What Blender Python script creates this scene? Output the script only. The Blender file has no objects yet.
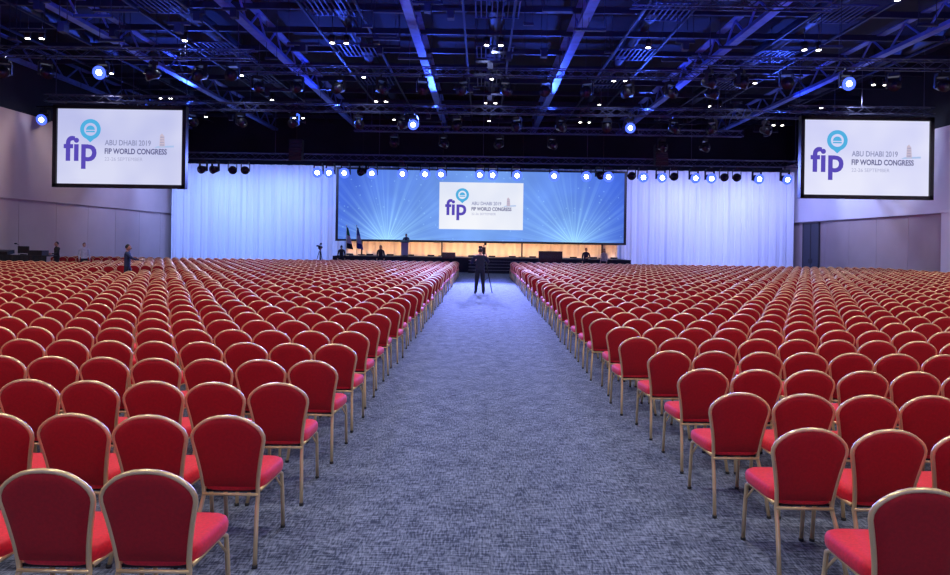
import bpy, math, random, bmesh
from mathutils import Vector, Matrix
random.seed(7)
S=bpy.context.scene
C=S.collection
def lin(r,g,b):
    f=lambda c:(c/255/12.92) if c/255<=0.04045 else ((c/255+0.055)/1.055)**2.4
    return (f(r),f(g),f(b),1)
def mat(name,col,rough=0.6,metal=0.0,emit=None,es=0.0,sheen=0.0,noise=None):
    m=bpy.data.materials.new(name); m.use_nodes=True
    nt=m.node_tree; b=nt.nodes['Principled BSDF']
    c=tuple(col)[:3]+(1,)
    b.inputs['Base Color'].default_value=c
    b.inputs['Roughness'].default_value=rough
    b.inputs['Metallic'].default_value=metal
    if sheen: b.inputs['Sheen Weight'].default_value=sheen
    if emit:
        b.inputs['Emission Color'].default_value=tuple(emit)[:3]+(1,)
        b.inputs['Emission Strength'].default_value=es
    if noise:
        sc,amt=noise
        tc=nt.nodes.new('ShaderNodeTexCoord'); n=nt.nodes.new('ShaderNodeTexNoise')
        n.inputs['Scale'].default_value=sc; n.inputs['Detail'].default_value=3
        nt.links.new(tc.outputs['Object'],n.inputs['Vector'])
        r=nt.nodes.new('ShaderNodeValToRGB')
        r.color_ramp.elements[0].position=.3; r.color_ramp.elements[1].position=.7
        r.color_ramp.elements[0].color=tuple(x*(1-amt) for x in c[:3])+(1,)
        r.color_ramp.elements[1].color=tuple(min(1,x*(1+amt)) for x in c[:3])+(1,)
        nt.links.new(n.outputs['Fac'],r.inputs['Fac']); nt.links.new(r.outputs['Color'],b.inputs['Base Color'])
    return m
def emis(name,col,s=1.0):
    m=bpy.data.materials.new(name); m.use_nodes=True; nt=m.node_tree
    nt.nodes.clear(); e=nt.nodes.new('ShaderNodeEmission'); o=nt.nodes.new('ShaderNodeOutputMaterial')
    e.inputs['Color'].default_value=tuple(col)[:3]+(1,); e.inputs['Strength'].default_value=s
    nt.links.new(e.outputs[0],o.inputs[0]); return m

class B:
    def __init__(s): s.v=[];s.f=[];s.m=[];s.sm=[]
    def add(s,vs,fs,mi=0,smooth=False):
        o=len(s.v); s.v+= [tuple(p) for p in vs]
        for f in fs: s.f.append(tuple(i+o for i in f)); s.m.append(mi); s.sm.append(smooth)
    def box(s,c,d,mi=0,M=None):
        x,y,z=[k/2 for k in d]
        vs=[Vector((a*x,b*y,e*z)) for a in(-1,1) for b in(-1,1) for e in(-1,1)]
        if M: vs=[M@p for p in vs]
        vs=[p+Vector(c) for p in vs]
        s.add(vs,[(0,1,3,2),(4,6,7,5),(0,4,5,1),(2,3,7,6),(0,2,6,4),(1,5,7,3)],mi)
    def tube(s,pts,r,n=8,mi=0,smooth=True,caps=True):
        pts=[Vector(p) for p in pts]; N=len(pts)
        rs=r if isinstance(r,(list,tuple)) else [r]*N
        t=(pts[1]-pts[0]).normalized()
        up=Vector((0,0,1)) if abs(t.z)<.9 else Vector((1,0,0))
        a=t.cross(up).normalized(); vs=[]
        for i,p in enumerate(pts):
            if i==0:t=pts[1]-pts[0]
            elif i==N-1:t=pts[-1]-pts[-2]
            else:t=(pts[i+1]-pts[i]).normalized()+(pts[i]-pts[i-1]).normalized()
            t.normalize(); a=(a-t*a.dot(t)).normalized(); b=t.cross(a)
            for k in range(n):
                th=2*math.pi*(k+.5)/n
                vs.append(p+(a*math.cos(th)+b*math.sin(th))*rs[i])
        fs=[(i*n+k,i*n+(k+1)%n,(i+1)*n+(k+1)%n,(i+1)*n+k) for i in range(N-1) for k in range(n)]
        if caps: fs+= [tuple(range(n-1,-1,-1)),tuple((N-1)*n+k for k in range(n))]
        s.add(vs,fs,mi,smooth)
    def sphere(s,c,rad,mi=0,nu=16,nv=10,fn=None,M=None):
        vs=[];fs=[]
        for j in range(nv+1):
            ph=math.pi*j/nv
            for i in range(nu):
                th=2*math.pi*i/nu
                p=Vector((math.sin(ph)*math.cos(th),math.sin(ph)*math.sin(th),math.cos(ph)))
                if fn:p=fn(p)
                p=Vector((p.x*rad[0],p.y*rad[1],p.z*rad[2]))
                if M:p=M@p
                vs.append(p+Vector(c))
        for j in range(nv):
            for i in range(nu):
                fs.append((j*nu+i,(j+1)*nu+i,(j+1)*nu+(i+1)%nu,j*nu+(i+1)%nu))
        s.add(vs,fs,mi,True)
    def truss(s,p0,p1,w,rc=.03,mi=0,step=None):
        p0=Vector(p0);p1=Vector(p1);d=p1-p0;L=d.length;t=d.normalized()
        up=Vector((0,0,1)) if abs(t.z)<.9 else Vector((0,1,0))
        a=t.cross(up).normalized();b=a.cross(t)
        cs=[a*(w/2)*i+b*(w/2)*j for i,j in((-1,-1),(1,-1),(1,1),(-1,1))]
        for c in cs:s.tube([p0+c,p1+c],rc,4,mi,False)
        n=max(1,int(L/(step or w*1.4)))
        for k in range(n):
            q0=p0+t*(L*k/n);q1=p0+t*(L*(k+1)/n)
            for e in range(4):
                c0=cs[e];c1=cs[(e+1)%4]
                if k%2:c0,c1=c1,c0
                s.tube([q0+c0,q1+c1],rc*.6,3,mi,False,False)
    def mesh(s,name,mats):
        me=bpy.data.meshes.new(name); me.from_pydata(s.v,[],s.f)
        for m in mats: me.materials.append(m)
        me.polygons.foreach_set('material_index',s.m); me.polygons.foreach_set('use_smooth',s.sm)
        me.update(); return me
    def obj(s,name,mats,loc=(0,0,0),rot=(0,0,0),parent=None):
        return inst(s.mesh(name,mats),name,loc,rot,parent)
def inst(me,name,loc=(0,0,0),rot=(0,0,0),parent=None):
    o=bpy.data.objects.new(name,me); C.objects.link(o); o.location=loc; o.rotation_euler=rot
    if parent:o.parent=parent
    return o

# ---------------- camera
cd=bpy.data.cameras.new('camera'); cam=bpy.data.objects.new('camera',cd); C.objects.link(cam)
cd.sensor_width=36; cd.lens=36*640/950; cd.shift_x=-7/950; cd.shift_y=-44.5/950; cd.clip_end=300
cam.matrix_world=Matrix.Translation((0,0,2.03))@Matrix.Rotation(math.radians(90),4,'X')@Matrix.Rotation(math.radians(.85),4,'Z')
S.camera=cam
S.view_settings.view_transform='Standard'

# ---------------- room
WX=24.6; YB=52.5; YR=-8; HC=13.0
def carpet():
    m=bpy.data.materials.new('carpet_grey_blue'); m.use_nodes=True; nt=m.node_tree; b=nt.nodes['Principled BSDF']
    b.inputs['Roughness'].default_value=.95
    tc=nt.nodes.new('ShaderNodeTexCoord'); outs=[]
    for sc in((10,75,1),(80,15,1),(4,4,1)):
        mp=nt.nodes.new('ShaderNodeMapping'); mp.inputs['Scale'].default_value=sc
        n=nt.nodes.new('ShaderNodeTexNoise'); n.inputs['Scale'].default_value=1; n.inputs['Detail'].default_value=3
        nt.links.new(tc.outputs['Object'],mp.inputs[0]); nt.links.new(mp.outputs[0],n.inputs['Vector']); outs.append(n.outputs['Fac'])
    def ma(op,a,b_):
        x=nt.nodes.new('ShaderNodeMath'); x.operation=op
        for i,k in enumerate((a,b_)):
            if isinstance(k,(int,float)): x.inputs[i].default_value=k
            else: nt.links.new(k,x.inputs[i])
        return x.outputs[0]
    s1=ma('ADD',outs[0],outs[1]); s2=ma('ADD',s1,ma('MULTIPLY',outs[2],.35))
    f=ma('MULTIPLY',s2,1/2.35)
    r=nt.nodes.new('ShaderNodeValToRGB'); e=r.color_ramp.elements
    e[0].position=.43; e[0].color=(.030,.042,.078,1); e[1].position=.60; e[1].color=(.26,.30,.41,1)
    nt.links.new(f,r.inputs[0]); nt.links.new(r.outputs[0],b.inputs['Base Color'])
    bp=nt.nodes.new('ShaderNodeBump'); bp.inputs['Strength'].default_value=.3; bp.inputs['Distance'].default_value=.01
    nt.links.new(f,bp.inputs['Height']); nt.links.new(bp.outputs[0],b.inputs['Normal'])
    return m
b=B(); b.add([(-WX-.6,YR,0),(WX+.6,YR,0),(WX+.6,YB+.3,0),(-WX-.6,YB+.3,0)],[(0,1,2,3)]); b.obj('floor',[carpet()])
m_ceil=mat('ceiling_black',(.004,.006,.018),.9,noise=(.4,.5))
b=B(); b.box((0,(YB+YR)/2,HC+.1),(2*WX+1.6,YB-YR+1,.2)); b.obj('ceiling',[m_ceil])
m_taupe=mat('wall_panel_taupe',lin(180,160,160),.85,noise=(.6,.06))
m_tan=mat('wall_panel_tan',lin(192,172,168),.85,noise=(.6,.05))
m_upper=mat('wall_upper_plaster',lin(230,226,238),.85,noise=(.5,.04))
m_dark=mat('wall_dark',(.008,.010,.024),.9,noise=(.5,.3))
m_gap=mat('panel_gap_dark',(.05,.045,.05),.9)
m_white=mat('white_paint',lin(235,232,240),.6,noise=(1,.03))
for sgn,nm in((-1,'wall_left'),(1,'wall_right')):
    b=B(); x=sgn*(WX+.4)
    b.box((x,(YB+YR)/2,HC/2),(.2,YB-YR,HC),2)
    y=YR+.1
    while y<YB-.1:
        w=min(3.0,YB-.1-y)
        b.box((sgn*(WX+.2),y+w/2,2.0),(.2,w-.025,3.98),0); y+=w
    b.box((sgn*(WX+.12),(YB+YR)/2,6.3),(.36 if sgn>0 else .26,YB-YR,4.6),1)
    b.box((sgn*(WX+.28),(YB+YR)/2,2),(.04,YB-YR,4),3)
    b.obj(nm,[m_taupe if sgn>0 else m_tan,m_upper if sgn>0 else m_tan,m_dark,m_gap])
    b=B(); b.box((sgn*(WX+.08),(YB+YR)/2,.06),(.03,YB-YR,.12)); b.obj('baseboard_'+('left' if sgn<0 else 'right'),[m_gap])
b=B(); b.box((0,YB+.1,HC/2),(2*WX+1,.2,HC)); b.obj('wall_back',[m_dark])
b=B(); b.box((0,YR-.1,HC/2),(2*WX+1,.2,HC)); b.obj('wall_rear',[m_upper])
b=B(); b.box((WX-.23,33.0,2.0),(.28,1.6,4.0)); b.box((WX-.25,33.0,4.06),(.32,1.7,.12)); b.obj('pilaster',[m_white])
# side exit door (dark double leaf) next to the drape
m_door=mat('door_dark',(.04,.04,.06),.5)
b=B(); xd=WX+.02
b.box((xd,47.9,1.95),(.06,2.4,3.9),0)
for yy in(46.75,47.9,49.05): b.box((xd-.04,yy,1.95),(.03,.1,3.9),1)
b.box((xd-.04,47.9,3.85),(.03,2.4,.1),1); b.box((xd-.05,47.7,1.05),(.04,.04,.3),1); b.box((xd-.05,48.1,1.05),(.04,.04,.3),1)
b.obj('door_1',[m_door,m_gap])

# ---------------- ceiling structure
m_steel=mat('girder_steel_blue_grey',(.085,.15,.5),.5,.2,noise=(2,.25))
m_thin=mat('pipe_steel_dark',(.010,.015,.045),.6,.2)
m_black=mat('black_metal',(.012,.012,.016),.45,.3)
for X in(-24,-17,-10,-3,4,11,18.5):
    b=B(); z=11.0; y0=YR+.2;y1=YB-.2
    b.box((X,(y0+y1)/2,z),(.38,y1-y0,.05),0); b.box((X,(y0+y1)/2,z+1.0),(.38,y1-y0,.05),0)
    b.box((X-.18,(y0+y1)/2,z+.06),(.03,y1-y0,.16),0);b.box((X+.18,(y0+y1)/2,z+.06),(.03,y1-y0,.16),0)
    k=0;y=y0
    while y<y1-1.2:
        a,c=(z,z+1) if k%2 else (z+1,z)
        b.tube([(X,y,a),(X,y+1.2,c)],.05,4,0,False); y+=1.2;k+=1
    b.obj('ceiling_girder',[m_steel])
b=B()
y=-6.
while y<52:
    b.box((0,y,11.9),(2*WX,.14,.26),0); y+=3.0
for X in[-22,-19.5,-14.5,-12.3,-7.5,-5.2,-.9,1.2,6.4,8.4,13.4,15.8,21]:
    b.box((X,22,11.55),(.09,60,.09),0)
for X,r in((-20.5,.3),(-13.4,.36),(-6.4,.3),(.5,.4),(7.4,.3),(14.6,.36),(21.6,.3)):
    b.tube([(X,YR+.2,12.3),(X,YB-.2,12.3)],r,10,0)
b.obj('ceiling_pipework',[m_thin])
m_grille=mat('grille_steel',(.03,.045,.16),.5,.4)
b=B()
for X in(-13.5,-6.5,.5,7.5,14.7):
    for Y in(14,20,26,32,38):
        b.box((X,Y+1.5,11.72),(1.9,.05,.06));b.box((X,Y-.5,11.72),(1.9,.05,.06))
        for k in range(9): b.box((X-.9+.225*k,Y+.5,11.72),(.05,2.0,.05))
b.obj('ceiling_air_grilles',[m_grille])
b=B(); TY=(42,36.5,28,31,21,22,39.5,34.05)
for i in range(190):
    X=random.uniform(-23,23);Y=random.uniform(12,46);w=random.uniform(.3,1.8)
    if abs(abs(X)-20)<5 and 32<Y<36: continue
    if any(abs(Y-t)<.5 for t in TY): continue
    z=random.uniform(9.9,10.9)
    b.box((X,Y,z),(w,.12,.1),0); b.tube([(X-w/2+.05,Y,z),(X-w/2+.05,Y,12.98)],.014,4,0,False);b.tube([(X+w/2-.05,Y,z),(X+w/2-.05,Y,12.98)],.014,4,0,False)
    if i%3==0: b.box((X,Y,z-.2),(.25,.3,.3),0)
b.obj('ceiling_cable_brackets',[m_thin])
m_dl=emis('downlight_glow',(1,.95,.88),14)
b=B()
def spot(name,loc,target,power,col,angle=120,blend=.6,rad=.1):
    l=bpy.data.lights.new(name,'SPOT'); l.energy=power; l.color=col; l.spot_size=math.radians(angle); l.spot_blend=blend; l.shadow_soft_size=rad
    o=bpy.data.objects.new(name,l); C.objects.link(o); o.location=loc
    d=Vector(target)-Vector(loc); o.rotation_euler=d.to_track_quat('-Z','Y').to_euler(); return o
for j in range(9):
    Y=-1+6*j
    for X in(-20.4,-13.6,-6.6,.4,7.4,14.8,21.6):
        for dx in((-.32,.32) if (j+int(X))%2 else (-.0,)):
            b.tube([(X+dx,Y,11.35),(X+dx,Y,11.0)],.13,12,0)
            b.tube([(X+dx,Y,10.999),(X+dx,Y,10.98)],.10,12,1)
            b.tube([(X+dx,Y,11.3),(X+dx,Y,12.98)],.02,4,0)
        if j<7: spot('downlight_lamp',(X,Y,10.9),(X,Y,0),(580,580,570,540,460,400,260)[j],((1,.95,.93),(1,.95,.93),(.97,.94,.97),(.93,.92,1),(.8,.83,1),(.68,.74,1),(.6,.65,1))[j],125,.5,.08)
b.obj('ceiling_downlights',[m_black,m_dl])

# ---------------- rigging trusses
m_truss=mat('truss_aluminium',(.06,.07,.14),.45,.6)
def rig(p0,p1,w,name='lighting_truss'):
    b=B(); b.truss(p0,p1,w,.03)
    p0=Vector(p0);p1=Vector(p1);n=max(2,int((p1-p0).length/7))
    for k in range(n+1):
        q=p0.lerp(p1,(k+.15)/(n+.3)); b.tube([q+Vector((0,0,w/2)),(q.x,q.y,12.98)],.02,5,0,False)
    b.obj(name,[m_truss])
rig((-21.5,42,7.5),(21.5,42,7.5),.4)
rig((-21,36.5,9.6),(21,36.5,9.6),.4)
rig((-22,28,10.1),(-10,28,10.1),.4); rig((9,28,10.1),(22,28,10.1),.4)
rig((-12,31,10.3),(12,31,10.3),.35)
rig((-22,21,10.4),(-13,21,10.4),.35); rig((5,22,10.4),(12,22,10.4),.35)
rig((-8,39.5,9.0),(16,39.5,9.0),.35)
rig((-23.3,34.05,9.4),(-15.3,34.05,9.4),.35);rig((16.3,34.05,9.4),(23.9,34.05,9.4),.35)

m_lens=emis('lamp_lens_core',(.66,.76,1),30); m_halo=emis('lamp_blue_halo',(.06,.11,1),2.4)  # blue halo: glow around the lens built as an emissive ring
def head_mesh(name,lit,s=1.0):
    b=B(); b.box((0,0,.36*s),(.34*s,.26*s,.14*s),0)
    for x in(-.21,.21): b.box((x*s,0,.12*s),(.035*s,.12*s,.42*s),0)
    M=Matrix.Rotation(math.radians(12),4,'X')
    pts=[M@Vector((0,y*s,0)) for y in(.24,.16,-.05,-.22)]
    b.tube(pts,[.08*s,.15*s,.18*s,.22*s],16,0)
    q=[M@Vector((0,-.222*s,0)),M@Vector((0,-.235*s,0))]
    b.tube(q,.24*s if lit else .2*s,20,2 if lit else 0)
    q=[M@Vector((0,-.236*s,0)),M@Vector((0,-.25*s,0))]
    b.tube(q,.10*s,16,1 if lit else 3)
    b.tube([(0,0,.42*s),(0,0,.56*s)],.03*s,6,0)
    return b.mesh(name,[m_black,m_lens,m_halo,mat('dark_glass',(.02,.02,.05),.1)])
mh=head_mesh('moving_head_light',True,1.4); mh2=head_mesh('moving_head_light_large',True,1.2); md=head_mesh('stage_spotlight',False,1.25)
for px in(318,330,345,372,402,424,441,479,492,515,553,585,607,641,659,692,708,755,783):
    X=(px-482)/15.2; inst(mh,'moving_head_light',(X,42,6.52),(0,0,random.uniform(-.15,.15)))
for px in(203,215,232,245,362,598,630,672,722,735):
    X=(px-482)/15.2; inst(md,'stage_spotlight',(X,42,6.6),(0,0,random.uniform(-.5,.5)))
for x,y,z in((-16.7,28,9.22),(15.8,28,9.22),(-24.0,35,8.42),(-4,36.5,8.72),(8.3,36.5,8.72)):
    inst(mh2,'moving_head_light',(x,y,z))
for i in range(14):
    inst(md,'stage_spotlight',(-19.5+i*3.0+random.uniform(-.5,.5) ,36.5,8.7),(0,0,random.uniform(-1,1)))
for i in range(12): inst(md,'stage_spotlight',(-11+i*2.0,31,9.42),(0,0,random.uniform(-1,1)))
for x in(-21,-19.2,-14.5,-12.4,-11,9.8,11.2,13.2,17.9,20): inst(md,'stage_spotlight',(x,28,9.2),(0,0,random.uniform(-1,1)))
for x in(-5.5,-2.5,1,4.2,11,13.6): inst(md,'stage_spotlight',(x,39.5,8.12),(0,0,random.uniform(-1,1)))
b=B()
for k in range(5): b.box((0,-.03*k,-.26*k),(.8,.5,.25),0,Matrix.Rotation(.05*k,4,'X'))
b.tube([(0,0,.1),(0,0,4.6)],.02,5,0)
la=b.mesh('line_array_speaker',[m_black])
for x in(-11.9,11.3): inst(la,'line_array_speaker',(x,40.8,8.3))
b=B(); b.box((-24.0,35,9.12),(.9,.08,.08)); b.obj('wall_bracket',[m_black])

# ---------------- drape
m_drape=mat('drape_white',(.72,.78,.9),.8,sheen=.3)
b=B(); n=1000; vs=[]
for i in range(n+1):
    x=-24.3+48.6*i/n
    y=50+.07*math.sin(x*9)+.05*math.sin(x*3.7+1)+.03*math.sin(x*23)
    vs+=[(x,y,.02),(x,y,7.9)]
b.add(vs,[(2*i,2*i+2,2*i+3,2*i+1) for i in range(n)],0,True)
b.obj('stage_drape',[m_drape])

# ---------------- stage
m_stage=mat('stage_black',(.012,.012,.018),.5)
m_edge=mat('step_edge_white',(.6,.6,.65),.5)
b=B(); b.box((0,46.9,.5),(20.6,5.4,1.0),0)
for k in range(4):
    h=.8-.2*k; b.box((1.2,44.05-.3*k,h/2),(4.2,.3,h),0); b.box((1.2,43.91-.3*k,h+.003),(4.2,.03,.01),1)
b.obj('stage',[m_stage,m_edge])
for x0,x1 in((-16.5,-10.5),(10.5,17)):
    b=B(); b.box(((x0+x1)/2,45.5,.3),(x1-x0,1.4,.6),0); b.box(((x0+x1)/2,44.79,.57),(x1-x0,.02,.04),0); b.obj('stage_riser',[m_stage])
m_warm=mat('backdrop_amber_cream',(.85,.66,.48),.8)
b=B(); vs=[]
for i in range(401):
    x=-10.2+20.4*i/400; y=48.25+.04*math.sin(x*12); vs+=[(x,y,1.0),(x,y,2.2)]
b.add(vs,[(2*i,2*i+2,2*i+3,2*i+1) for i in range(400)],0,True); b.obj('backdrop_valance',[m_warm])
b=B()
for i in range(14):
    x=-9.75+19.5*i/13
    b.box((x,47.2,1.06),(.5,.12,.1),0)
    spot('footlight_lamp',(x,47.25,1.14),(x,48.25,1.7),72 if abs(x)<5 else 46,(1,.62,.36),150,.6,.05)
b.obj('stage_footlights',[m_black])

def led_mat():
    m=bpy.data.materials.new('led_wall_blue_rays'); m.use_nodes=True; nt=m.node_tree; nt.nodes.clear()
    N=nt.nodes.new; L=nt.links.new
    o=N('ShaderNodeOutputMaterial'); e=N('ShaderNodeEmission'); L(e.outputs[0],o.inputs[0])
    tc=N('ShaderNodeTexCoord'); sp=N('ShaderNodeSeparateXYZ'); L(tc.outputs['Object'],sp.inputs[0])
    def ma(op,a,b_=0,c_=None,cl=False):
        x=N('ShaderNodeMath'); x.operation=op; x.use_clamp=cl
        for i,k in enumerate((a,b_)+((c_,) if c_ is not None else ())):
            if isinstance(k,(int,float)): x.inputs[i].default_value=k
            else: L(k,x.inputs[i])
        return x.outputs[0]
    X=sp.outputs[0];Z=sp.outputs[2]; tot=None
    for cx in(-7.0,7.0):
        dx=ma('SUBTRACT',X,cx); dz=ma('ADD',Z,2.9)
        ang=ma('ARCTAN2',dz,dx); d=ma('SQRT',ma('ADD',ma('MULTIPLY',dx,dx),ma('MULTIPLY',dz,dz)))
        n=N('ShaderNodeTexNoise'); n.noise_dimensions='1D'; n.inputs['Scale'].default_value=11; n.inputs['Detail'].default_value=4; L(ang,n.inputs['W'])
        r=ma('MULTIPLY',ma('SUBTRACT',n.outputs['Fac'],.45),5,cl=True)
        fall=ma('POWER',2.718,ma('MULTIPLY',d,-.5)); fall2=ma('POWER',2.718,ma('MULTIPLY',d,-.65))
        v=ma('ADD',ma('MULTIPLY',ma('MULTIPLY',r,fall),.8),ma('MULTIPLY',fall2,1.0))
        tot=v if tot is None else ma('ADD',tot,v)
    vo=N('ShaderNodeTexVoronoi'); vo.inputs['Scale'].default_value=2.2; L(tc.outputs['Object'],vo.inputs['Vector'])
    st=ma('LESS_THAN',vo.outputs['Distance'],.12)
    tot=ma('ADD',tot,ma('MULTIPLY',st,.25))
    base=N('ShaderNodeMixRGB'); base.inputs[1].default_value=lin(116,160,236); base.inputs[2].default_value=lin(62,98,214)
    L(ma('MULTIPLY',ma('ABSOLUTE',X),.1,cl=True),base.inputs[0])
    bn=N('ShaderNodeTexNoise'); bn.inputs['Scale'].default_value=.35; L(tc.outputs['Object'],bn.inputs['Vector'])
    mx=N('ShaderNodeMixRGB'); mx.blend_type='ADD'; L(ma('MULTIPLY',tot,.8,cl=True),mx.inputs[0]); L(base.outputs[0],mx.inputs[1]); mx.inputs[2].default_value=(.35,.66,.5,1)
    L(mx.outputs[0],e.inputs['Color']); L(ma('ADD',ma('MULTIPLY',bn.outputs['Fac'],.6),.75),e.inputs['Strength'])
    return m
m_frame=mat('screen_frame_black',(.008,.008,.01),.5)
def screen_mat(name,c0,c1,hw):
    m=bpy.data.materials.new(name); m.use_nodes=True; nt=m.node_tree; nt.nodes.clear(); N=nt.nodes.new; L=nt.links.new
    o=N('ShaderNodeOutputMaterial'); e=N('ShaderNodeEmission'); L(e.outputs[0],o.inputs[0])
    tc=N('ShaderNodeTexCoord'); gn=N('ShaderNodeTexNoise'); gn.inputs['Scale'].default_value=.25; L(tc.outputs['Object'],gn.inputs['Vector'])
    r=N('ShaderNodeValToRGB'); r.color_ramp.elements[0].position=.35; r.color_ramp.elements[1].position=.65
    r.color_ramp.elements[0].color=c0; r.color_ramp.elements[1].color=c1
    L(gn.outputs['Fac'],r.inputs[0]); L(r.outputs[0],e.inputs[0]); e.inputs[1].default_value=.98
    return m
m_indigo=emis('print_indigo',lin(88,74,182)); m_cyan=emis('print_cyan',lin(80,175,225)); m_grey=emis('print_grey',lin(92,92,140)); m_lg=emis('print_light_grey',lin(140,144,185)); m_pale=emis('print_pale_grey',lin(172,174,208)); m_beige=emis('print_beige',lin(200,186,205)); m_sblue=emis('print_sky',lin(170,195,235))
def text(body,size,x,z,parent,m,off=.0,width=None):
    cu=bpy.data.curves.new('t','FONT'); cu.body=body; cu.size=size; cu.offset=off; cu.resolution_u=4
    o=bpy.data.objects.new('t',cu); C.objects.link(o); bpy.context.view_layer.update()
    me=bpy.data.meshes.new_from_object(o.evaluated_get(bpy.context.evaluated_depsgraph_get()))
    bpy.data.objects.remove(o)
    if width:
        xs=[v.co.x for v in me.vertices]; w=max(xs)-min(xs); mn=min(xs)
        for v in me.vertices: v.co.x=(v.co.x-mn)*width/w
    me.materials.clear(); me.materials.append(m)
    t=inst(me,'lettering_'+body.split()[0].lower(),(x,-.03,z),(math.radians(90),0,0),parent); return t
def logo(parent,k,y=-.03):
    text('fip',34*k,-56*k,-14*k,parent,m_indigo,.75*k,33*k)
    text('ABU DHABI 2019',7.5*k,-15*k,1.5*k,parent,m_lg,.12*k,46*k)
    text('FIP WORLD CONGRESS',7.5*k,-15*k,-7*k,parent,m_grey,.2*k,62*k)
    text('22-26 SEPTEMBER',5.0*k,-15*k,-14.0*k,parent,m_pale,0,38*k)
    b=B(); cx=-29.5;cz=17
    vs=[];n=32
    for i in range(n):
        th=2*math.pi*i/n; vs+=[((cx+10.3*math.cos(th))*k,y,(cz+10.3*math.sin(th))*k),((cx+6.4*math.cos(th))*k,y,(cz+6.4*math.sin(th))*k)]
    b.add(vs,[(2*i,2*((i+1)%n),2*((i+1)%n)+1,2*i+1) for i in range(n)],0)
    b.add([((cx-5)*k,y,(cz-8.5)*k),((cx+5)*k,y,(cz-8.5)*k),(cx*k,y,(cz-13)*k)],[(0,1,2)],0)
    vs=[((cx+4.4*math.cos(a))*k,y,(cz-.5+4.4*math.sin(a))*k) for a in[math.pi*i/12 for i in range(13)]]
    b.add(vs,[tuple(range(13))],0); b.add([((cx-4.4)*k,y,(cz-1.5)*k),((cx+4.4)*k,y,(cz-1.5)*k),((cx+4.4)*k,y,(cz-2.9)*k),((cx-4.4)*k,y,(cz-2.9)*k)],[(0,1,2,3)],0)
    b.obj('location_pin_symbol',[m_cyan],parent=parent)
    b=B()
    def q(x0,x1,z0,z1,mi): b.add([(x0*k,y,z0*k),(x1*k,y,z0*k),(x1*k,y,z1*k),(x0*k,y,z1*k)],[(0,1,2,3)],mi)
    b.add([(39.5*k,y,0),(45*k,y,0),(44.3*k,y,11*k),(42*k,y,14*k),(40*k,y,12*k)],[(0,1,2,3,4)],0)
    for i in range(4): q(40.2,44.2,2+2.6*i,2.8+2.6*i,1)
    b.add([(34*k,y,-.6*k),(54*k,y,.2*k),(54*k,y,2*k),(38*k,y,1.2*k)],[(0,1,2,3)],2)
    b.obj('tower_illustration',[m_beige,m_lg,m_sblue],parent=parent)
b=B(); b.box((0,.14,0),(21.7,.2,5.5),1); b.box((0,.03,0),(21.3,.02,5.2),0)
led=b.obj('led_video_wall',[led_mat(),m_frame],(-.1,47.7,4.78))
b=B(); b.box((0,.0,0),(6.25,.02,3.5),0)
p=b.obj('slide_panel',[screen_mat('slide_white',lin(226,232,250),lin(246,248,255),3)],(0,.0,0),parent=led)
logo(led,3.5/73)
b=B()
for x in(-9,-3,3,9): b.box((x,47.95,1.66),(.1,.1,1.2)); b.box((x,47.95,1.03),(.5,.3,.05)); b.tube([(x,47.9,7.55),(x,47.9,12.98)],.02,5)
b.obj('video_wall_supports',[m_black])
for X,nm in((-19.3,'l'),(20.35,'r')):
    b=B(); b.box((0,.12,0),(7.05,.16,4.36),1)
    for a,c in(((0,0,2.09),(7.05,.22,.2)),((0,0,-2.09),(7.05,.22,.2)),((3.43,0,0),(.2,.22,4.36)),((-3.43,0,0),(.2,.22,4.36))): b.box(a,c,1)
    b.box((0,.02,0),(6.7,.03,4.0),0)
    for x in(-3,3): b.tube([(x,.1,2.1),(x,.1,2.36)],.02,5,1)
    c0,c1=(lin(190,194,238),lin(220,222,248)) if X<0 else (lin(210,212,250),lin(234,235,255))
    s=b.obj('projection_screen',[screen_mat('screen_white_'+nm,c0,c1,3),m_frame],(X,34,6.85)); logo(s,1/18.8)

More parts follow.
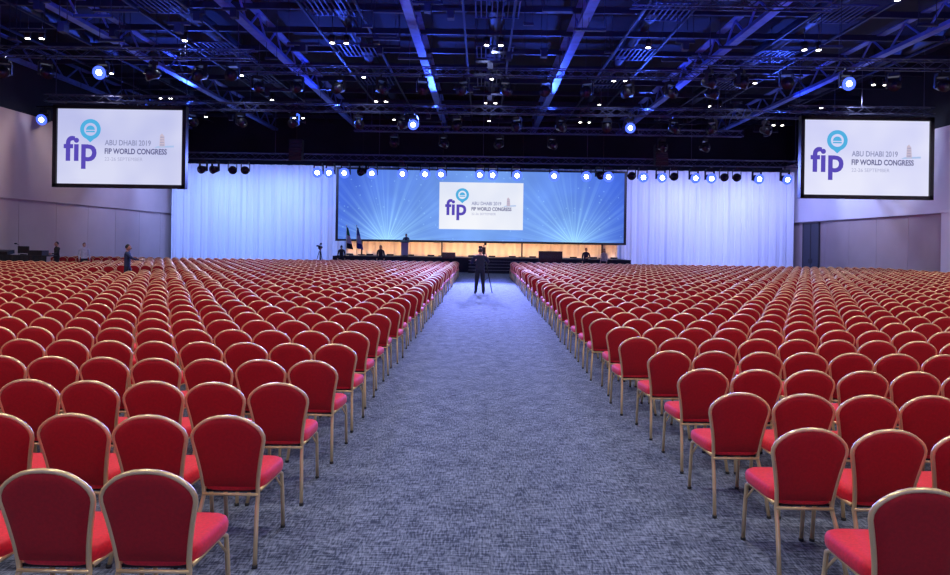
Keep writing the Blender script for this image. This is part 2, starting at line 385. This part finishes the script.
# ---------------- chair
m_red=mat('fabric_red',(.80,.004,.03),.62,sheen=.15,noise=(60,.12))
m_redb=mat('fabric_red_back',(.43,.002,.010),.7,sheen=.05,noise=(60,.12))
m_gold=mat('gold_tube',(.96,.72,.38),.3,.6)
m_under=mat('seat_underside_black',(.02,.02,.02),.8)
m_foot=mat('rubber_foot',(.03,.03,.03),.8)
def chair_mesh():
    b=B()
    prof=[(.172,.40),(.173,.46),(.181,.54),(.196,.63),(.212,.71),(.2235,.765),(.2225,.795),(.208,.828),(.182,.856),(.148,.881),(.11,.900),(.06,.914),(0,.919)]
    yb=lambda z: .03-.085*(z-.42)/.5
    L=[(x,yb(z),z) for x,z in prof]
    leg=[(.205,-.10,.0),(.192,-.05,.2),(.178,.0,.33)]
    full=leg+L+[(-x,y,z) for x,y,z in reversed(L[:-1])]+[(-x,y,z) for x,y,z in reversed(leg)]
    b.tube(full,.0132,8,2)
    for s in(-1,1):
        b.tube([(s*.2,.47,0),(s*.2,.445,.25),(s*.2,.42,.40),(s*.195,.38,.425),(s*.178,.05,.425)],.0132,8,2)
        b.tube([(s*.2,.47,0),(s*.2,.469,.02)],.017,8,4); b.tube([(s*.205,-.10,0),(s*.205,-.099,.02)],.017,8,4)
        b.tube([(s*.2,.43,.30),(s*.17,.36,.41)],.008,6,2)
    b.tube([(-.198,.41,.405),(.198,.41,.405)],.01,6,2)
    b.tube([(-.175,.02,.405),(.175,.02,.405)],.01,6,2)
    def hw(z):
        for (x0,z0),(x1,z1) in zip(prof,prof[1:]):
            if z0<=z<=z1: return x0+(x1-x0)*(z-z0)/(z1-z0)
        return 0
    zs=[.455,.47,.52,.58,.64,.70,.735,.765,.795,.815,.83,.85,.87,.887,.90,.909]
    nc=12
    for side in(-1,1):
        vs=[]
        for j,z in enumerate(zs):
            w=hw(z)-.006
            for i in range(nc+1):
                u=-1+2*i/nc; x=u*w
                ez=min((z-.455)/.05,1); et=min((.915-z)/.05,1); eu=min((w-abs(x))/.04,1)
                e=max(0,min(ez,et,eu)); e=math.sin(e*math.pi/2)
                vs.append((x,yb(z)+side*(.006+(.024 if side>0 else .015)*e),z))
        fs=[]
        for j in range(len(zs)-1):
            for i in range(nc):
                a=j*(nc+1)+i; q=(a,a+1,a+nc+2,a+nc+1); fs.append(q if side<0 else q[::-1])
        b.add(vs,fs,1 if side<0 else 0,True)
    vs=[];n=32;lay=[(.425,.93),(.432,.985),(.45,1.0),(.478,1.0),(.497,.97),(.510,.90),(.516,.7),(.519,.35)]
    cy=.25
    for z,s in lay:
        for i in range(n):
            th=2*math.pi*i/n; c,sn=math.cos(th),math.sin(th); p=.4
            x=math.copysign(abs(c)**p,c); y=math.copysign(abs(sn)**p,sn)
            wx=.208+.018*y
            vs.append((x*wx*s,cy+y*.232*s,z))
    fs=[(j*n+i,j*n+(i+1)%n,(j+1)*n+(i+1)%n,(j+1)*n+i) for j in range(len(lay)-1) for i in range(n)]
    fs.append(tuple((len(lay)-1)*n+i for i in range(n)))
    b.add(vs,fs,0,True)
    b.box((0,.245,.418),(.36,.4,.015),3)
    return b.mesh('banquet_chair',[m_red,m_redb,m_gold,m_under,m_foot])
chair=chair_mesh(); first=None; far=[]
def excluded(X,Y):
    if -14.5<X<-11.9 and 21.6<Y<25.7: return True
    if X<-18.6 and 29.6<Y<34.9: return True
    return False
for sgn,x0,y0,dy,n in((-1,-1.58,3.03,.957,37),(1,2.06,2.95,.947,38)):
    for r in range(n):
        Y=y0+r*dy; rx=random.uniform(-.04,.04) if r>1 else 0
        X=abs(x0)-(.0 if sgn<0 else min(.16,.025*r))
        while X<WX-.6:
            x=sgn*(X+rx); yy=Y+.05+random.uniform(-.012,.012)+.015*math.sin(X*.7+r)
            if not excluded(x,yy):
                if r<7 and abs(x)<9:
                    o=inst(chair,'banquet_chair',(x,yy,0),(0,0,random.uniform(-.04,.04)))
                    if not first:first=o
                else: far.append((x,yy,0))
            X+=.482
me=bpy.data.meshes.new('banquet_chair_rows'); me.from_pydata(far,[],[])
rows=inst(me,'banquet_chair_rows')
ng=bpy.data.node_groups.new('chair_scatter','GeometryNodeTree')
ng.interface.new_socket('Geometry',in_out='INPUT',socket_type='NodeSocketGeometry'); ng.interface.new_socket('Geometry',in_out='OUTPUT',socket_type='NodeSocketGeometry')
gi=ng.nodes.new('NodeGroupInput');go=ng.nodes.new('NodeGroupOutput');ip=ng.nodes.new('GeometryNodeInstanceOnPoints');oi=ng.nodes.new('GeometryNodeObjectInfo');rv=ng.nodes.new('FunctionNodeRandomValue')
oi.inputs['Object'].default_value=first; oi.inputs['As Instance'].default_value=True
rv.data_type='FLOAT_VECTOR'; rv.inputs[0].default_value=(0,0,-.06); rv.inputs[1].default_value=(0,0,.06)
ng.links.new(gi.outputs[0],ip.inputs['Points']);ng.links.new(oi.outputs['Geometry'],ip.inputs['Instance']);ng.links.new(rv.outputs[0],ip.inputs['Rotation']);ng.links.new(ip.outputs[0],go.inputs[0])
md_=rows.modifiers.new('scatter','NODES'); md_.node_group=ng

# ---------------- people
m_skin=mat('skin',lin(190,140,115),.6); m_hair=mat('hair_dark',(.012,.01,.01),.5); m_shoe=mat('shoe_black',(.01,.01,.01),.4); m_eye=mat('eye_white',(.7,.7,.7),.3); m_lip=mat('lip',lin(150,80,75),.5)
def person(name,loc,heading,h=1.75,top=(.02,.025,.05),bottom=(.015,.015,.02),J=None,hair_long=False,look=0.0,RR=None):
    m_top=mat(name+'_top',top,.8,noise=(12,.15)); m_bot=mat(name+'_trousers',bottom,.8,noise=(12,.15))
    P=dict(pel=(0,0,.97),wst=(0,0,1.10),chs=(0,.01,1.30),nk=(0,0,1.47),nt=(0,.015,1.56),
      hl=(-.09,0,.93),kl=(-.105,.02,.51),al=(-.11,-.02,.09),tl=(-.125,.13,.035),
      hr=(.09,0,.93),kr=(.105,.02,.51),ar=(.11,-.02,.09),tr=(.125,.13,.035),
      sl=(-.185,0,1.43),el=(-.235,-.02,1.15),wl=(-.24,.06,.90),
      sr=(.185,0,1.43),er=(.235,-.02,1.15),wr=(.24,.06,.90))
    if J:P.update(J)
    R=dict(pel=(.155,.11),wst=(.14,.10),chs=(.165,.115),nk=(.075,.07),nt=(.052,.052),hl=(.095,.1),kl=(.066,.066),al=(.048,.048),tl=(.045,.03),sl=(.07,.07),el=(.047,.047),wl=(.03,.028))
    if RR:R.update(RR)
    for k in('h','k','a','t','s','e','w'): R[k+'r']=R[k+'l']
    keys=list(P); E=[('pel','wst'),('wst','chs'),('chs','nk'),('nk','nt'),('pel','hl'),('hl','kl'),('kl','al'),('al','tl'),('pel','hr'),('hr','kr'),('kr','ar'),('ar','tr'),('nk','sl'),('sl','el'),('el','wl'),('nk','sr'),('sr','er'),('er','wr')]
    me=bpy.data.meshes.new('sk'); me.from_pydata([P[k] for k in keys],[(keys.index(a),keys.index(c)) for a,c in E],[])
    o=bpy.data.objects.new('sk',me); C.objects.link(o)
    o.modifiers.new('skin','SKIN'); sv=me.skin_vertices[0].data
    for i,k in enumerate(keys): sv[i].radius=R[k]; sv[i].use_root=(k=='pel')
    su=o.modifiers.new('sub','SUBSURF'); su.levels=2; su.render_levels=2
    bpy.context.view_layer.update()
    m2=bpy.data.meshes.new_from_object(o.evaluated_get(bpy.context.evaluated_depsgraph_get()))
    bm=bmesh.new(); bm.from_mesh(m2)
    for zc in(.955,1.515): bmesh.ops.bisect_plane(bm,geom=bm.verts[:]+bm.edges[:]+bm.faces[:],plane_co=(0,0,zc),plane_no=(0,0,1))
    bm.to_mesh(m2); bm.free()
    b=B(); b.v=[tuple(v.co) for v in m2.vertices]
    wl,wr=Vector(P['wl']),Vector(P['wr']); feet=[(Vector(P['a'+s]),Vector(P['t'+s])) for s in 'lr']
    for f in m2.polygons:
        c=f.center
        if any((c-(a.lerp(t,q))).length<.062 for a,t in feet for q in(.2,.5,.8,1.0)) : mi=3
        elif c.z<.955 and min((c-wl).length,(c-wr).length)>.05 and abs(c.x)<.195: mi=1
        elif min((c-wl).length,(c-wr).length)<.035 or c.z>1.515: mi=2
        else: mi=0
        b.f.append(tuple(f.vertices)); b.m.append(mi); b.sm.append(True)
    bpy.data.objects.remove(o)
    for s,e,w in((-1,'el','wl'),(1,'er','wr')):
        W=Vector(P[w]);d=(W-Vector(P[e])).normalized()
        side=Vector((s,0,0)); fw=d.cross(side).normalized()
        if fw.length<.1: fw=Vector((0,1,0))
        nrm=d.cross(fw).normalized()
        b.tube([W-d*.02,W+d*.03,W+d*.09],[.028,.036,.032],10,2)
        for k,(o_,l) in enumerate(((-.028,.066),(-.01,.078),(.009,.074),(.026,.058))):
            q=W+d*.085+fw*o_
            b.tube([q,q+d*l*.45-nrm*s*.004,q+d*l*.8-nrm*s*.016,q+d*l-nrm*s*.03],[.0095,.009,.008,.006],6,2)
        q=W+d*.03+fw*.03; b.tube([q,q+d*.03+fw*.022,q+d*.058+fw*.028],[.011,.010,.007],6,2)
    nt=Vector(P['nt']); hc=nt+Vector((0,.015,.1)); M=Matrix.Rotation(look,4,'Z')
    def hf(p):
        if p.z<0: p=Vector((p.x*(1-.28*p.z*p.z),p.y*(1-.15*p.z*p.z)+(.10 if p.y>0 else .0)*(-p.z),p.z))
        return p
    b.sphere(hc,(.075,.095,.118),2,20,14,hf,M)
    def at(x,y,z): return hc+M@Vector((x,y,z))
    b.tube([at(0,.088,.01),at(0,.104,-.018),at(0,.116,-.032),at(0,.092,-.042)],[.007,.010,.013,.008],6,2)
    for s in(-1,1):
        b.sphere(at(s*.03,.083,.008),(.013,.01,.008),4,8,6); b.sphere(at(s*.03,.091,.008),(.005,.004,.005),5,6,4)
        b.sphere(at(s*.076,-.005,-.01),(.012,.022,.032),2,8,6,M=M)
        b.tube([at(s*.018,.092,.026),at(s*.042,.084,.026)],.004,4,5)
    b.tube([at(-.024,.086,-.06),at(0,.094,-.06),at(.024,.086,-.06)],.006,6,6)
    def hair(p):
        if p.y>.25 and p.z<.45: return Vector((p.x*.85,p.y*.75,p.z))
        if p.z<-.35 and not hair_long: return Vector((p.x*.8,p.y*.8,p.z*.75))
        return p
    b.sphere(hc+M@Vector((0,-.014,.018)),(.084,.098,.118),5,20,14,hair,M)
    if hair_long: b.tube([at(0,-.06,0),at(0,-.08,-.1),at(0,-.07,-.2)],[.07,.075,.04],12,5)
    b.tube([nt+Vector((0,0,-.05)),nt+Vector((0,0,-.015))],[.068,.058],14,0)
    k=h/1.765
    ob=b.obj(name,[m_top,m_bot,m_skin,m_shoe,m_eye,m_hair,m_lip],loc,(0,0,heading)); ob.scale=(k,k,k)
    return ob
person('camera_operator',(-.06,25.2,0),0,1.80,(.012,.018,.05),(.01,.014,.032),J=dict(sl=(-.215,0,1.43),sr=(.215,0,1.43),el=(-.34,.10,1.2),wl=(-.20,.40,1.30),er=(.33,.12,1.24),wr=(.18,.42,1.38),kl=(-.13,.03,.51),al=(-.16,0,.09),tl=(-.18,.14,.035),kr=(.12,.02,.51),ar=(.14,-.02,.09),tr=(.155,.13,.035)),RR=dict(pel=(.185,.12),wst=(.18,.12),chs=(.20,.13),hl=(.11,.11),kl=(.08,.08),al=(.058,.058),sl=(.08,.08),el=(.06,.06)))
person('walking_man',(-13.4,24.2,0),-1.2,1.76,(.02,.035,.09),(.02,.025,.05),J=dict(kl=(-.10,.17,.53),al=(-.10,.15,.09),tl=(-.10,.30,.035),kr=(.1,-.06,.50),ar=(.1,-.27,.12),tr=(.1,-.14,.035),er=(.25,.2,1.25),wr=(.2,.45,1.2)),RR=dict(pel=(.17,.12),wst=(.16,.115),chs=(.185,.13)))
person('technician',(-22.1,33.3,0),2.6,1.75,(.02,.02,.02),J=dict(el=(-.24,.12,1.18),wl=(-.16,.36,1.15)))
person('technician',(-20.5,33.0,0),-2.4,1.72,(.55,.52,.56))
person('stage_technician',(-6.7,42.4,0),math.pi,1.75,(.02,.02,.03))
person('stage_technician',(6.9,42.4,0),math.pi,1.78,(.04,.04,.07),J=dict(el=(-.25,.1,1.18),wl=(-.05,.26,1.15)))
person('stage_technician',(8.1,42.4,0),2.4,1.75,(.6,.5,.5),hair_long=True)
person('stage_technician',(-9.3,42.4,0),.4,1.72,(.02,.02,.03))
person('presenter',(-5.5,46.4,1.0),math.pi,1.60,(.02,.03,.08),J=dict(el=(-.25,.1,1.18),wl=(-.14,.3,1.12),er=(.25,.1,1.18),wr=(.14,.3,1.12)))

def tripod(loc,h,name='video_camera_tripod',sc=1.0):
    b=B()
    for k in range(3):
        a=math.radians(90+120*k); f=Vector((.42*math.cos(a),.42*math.sin(a),0))
        b.tube([f,(0.05*math.cos(a),.05*math.sin(a),h-.25)],[.018,.025],8,0)
        b.tube([f*.55+Vector((0,0,(h-.25)*.42)),(0,0,.45)],.01,6,0)
    b.tube([(0,0,.4),(0,0,h-.15)],.03,10,0); b.sphere((0,0,h-.12),(.07,.07,.06),0)
    b.box((0,0,h+.02),(.15,.42*sc,.2),0); b.box((0,-.24*sc,h+.03),(.1,.08,.1),0)
    b.tube([(0,.2,h+.02),(0,.42*sc,h+.02)],[.055,.07],14,0); b.tube([(0,.421*sc,h+.02),(0,.43*sc,h+.02)],.06,14,1)
    b.box((.0,-.05,h+.2),(.04,.3,.03),0); b.box((0,.08,h+.15),(.03,.03,.1),0); b.box((0,-.16,h+.15),(.03,.03,.1),0)
    b.box((-.14,-.12,h+.12),(.15,.03,.1),0); b.box((.06,.0,h+.26),(.1,.12,.12),0)
    b.tube([(.06,-.05,h-.08),(.14,-.42,h-.28)],.012,6,0)
    b.obj(name,[m_black,mat('lens_glass',(.02,.02,.05),.08)],loc)
tripod((0.08,26.3,0),1.74)
tripod((-11.0,43.5,0),1.55)

m_wood=mat('lectern_white',(.5,.5,.6),.4)
b=B(); b.box((0,0,.03),(.6,.45,.06),1); b.tube([(0,0,.05),(0,0,1.0)],.06,10,1); b.box((0,-.08,.55),(.5,.05,.95),0)
b.box((0,0,1.07),(.66,.46,.04),1,Matrix.Rotation(math.radians(15),4,'X')); b.tube([(.15,.1,1.08),(.15,.05,1.4),(.15,.0,1.45)],.01,6,1)
b.obj('lectern',[m_wood,m_black],(-5.5,45.7,1.0))
cols=[((.02,.25,.08),(.6,.6,.6),(.02,.02,.02)),((.04,.06,.3),(.5,.5,.6),(.04,.06,.3))]
for i,(x,y) in enumerate(((-9.6,45.3),(-8.9,45.4))):
    b=B(); b.tube([(0,0,0),(0,0,.04)],.2,16,3); b.tube([(0,0,0),(0,0,2.1)],.018,8,3); b.sphere((0,0,2.13),(.04,.04,.04),3,8,6)
    vs=[]
    for j in range(9):
        t=j/8
        for k in range(10):
            u=k/9; vs.append(((.02+u*(.12+.35*t)),.05*math.sin(u*11+t*2),2.03-1.5*t-.1*u))
    for j in range(8):
        b.add([vs[q] for q in range(j*10,j*10+20)],[(k,k+1,k+11,k+10) for k in range(9)],min(2,j//3),True)
    c=cols[i]; b.obj('flag_on_stand',[mat('flag%d_%d'%(i,q),c[q],.8) for q in range(3)]+[m_gold],(x,y,1.0))
for x,w in((4.6,1.6),(-2.2,.9)):
    b=B(); b.box((0,0,1.15),(w,.08,w*.5),0); b.box((0,-.045,1.15),(w-.06,.01,w*.5-.06),1); b.tube([(0,.05,.03),(0,.05,1.0)],.03,8,0); b.box((0,.05,.015),(w*.6,.45,.03),0)
    b.obj('confidence_monitor',[m_black,mat('monitor_glass',(.01,.01,.02),.15)],(x,42.9 if x>0 else 42.6,0))
b=B(); b.box((0,0,.17),(3.1,1.6,.34),1); T=.34
b.box((0,0,T+.74),(3.0,.8,.05),0); vs=[]
for i in range(61):
    x=-1.5+3*i/60; vs+=[(x,-.41-.015*math.sin(i*1.3),T+.76),(x,-.43-.03*math.sin(i*1.3),T+.01)]
b.add(vs,[(2*i,2*i+1,2*i+3,2*i+2) for i in range(60)],0,True)
for x in(-1.4,1.4):
    for y in(-.33,.33): b.tube([(x,y,T),(x,y,T+.72)],.02,6,0)
b.box((-.9,0,T+.88),(.7,.5,.18),1,Matrix.Rotation(.15,4,'X')); b.box((.0,.1,T+1.02),(.55,.04,.35),1); b.box((0,.1,T+.79),(.2,.2,.05),1); b.box((.8,0,T+.88),(.7,.5,.24),1)
b.tube([(-.3,.2,T+.76),(-.3,.2,T+1.25),(-.3,.0,T+1.32)],.012,6,1); b.sphere((-.3,-.02,T+1.32),(.06,.08,.04),1,8,6)
b.obj('control_desk',[mat('tablecloth_black',(.012,.012,.016),.9),m_black],(-22.7,31.6,0))

# ---------------- lights
for i in range(-5,6):
    X=i*4.3
    if abs(X)<10: pw,col=500,(.22,.34,1)
    elif X<0: pw,col=3300,(.27,.40,1)
    else: pw,col=3300,(.38,.42,1)
    spot('drape_wash',(X,43,8.9),(X*1.03,50,3.0),pw,col,85,.9,.15)
for X in(-15,-5,5,15):
    spot('audience_wash',(X,41.6,7.0),(X*.9,27,0),9000,(.16,.22,1),85,.8,.15)
for X in(-1.5,1.5):
    spot('aisle_wash',(X,41.5,7.0),(0,27,0),34000,(.24,.29,1),32,.9,.12)
for X in(-18,-9,-3,4,10,18):
    spot('ceiling_uplight',(X,39,9.6),(X*.95,22,12.0),3000,(.04,.1,1),100,.7,.12)
for X in(-14,-3,4,14):
    spot('ceiling_uplight',(X,20,9.0),(X,32,12.8),700,(.04,.1,1),140,.7,.12)
for y in(16,25,34):  # fill spots, here and below, added only to brighten the side walls
    spot('wall_fill',(-19.5,y,10.2),(-24.5,y+1,2.5),700,(1,.88,.85),100,.8,.1)
    spot('wall_fill',(19.5,y,10.2),(24.5,y+1,3.5),1100,(.86,.88,1),110,.8,.1)
spot('wall_fill',(20,43,8),(24.5,41,5.5),1900,(.4,.47,1),110,.8,.1)
spot('wall_fill',(-20,43,8),(-24.5,44,4.5),1200,(.4,.45,1),110,.8,.1)
w=bpy.data.worlds.new('world'); S.world=w; w.use_nodes=True; w.node_tree.nodes['Background'].inputs[0].default_value=(.1,.12,.3,1); w.node_tree.nodes['Background'].inputs[1].default_value=.2
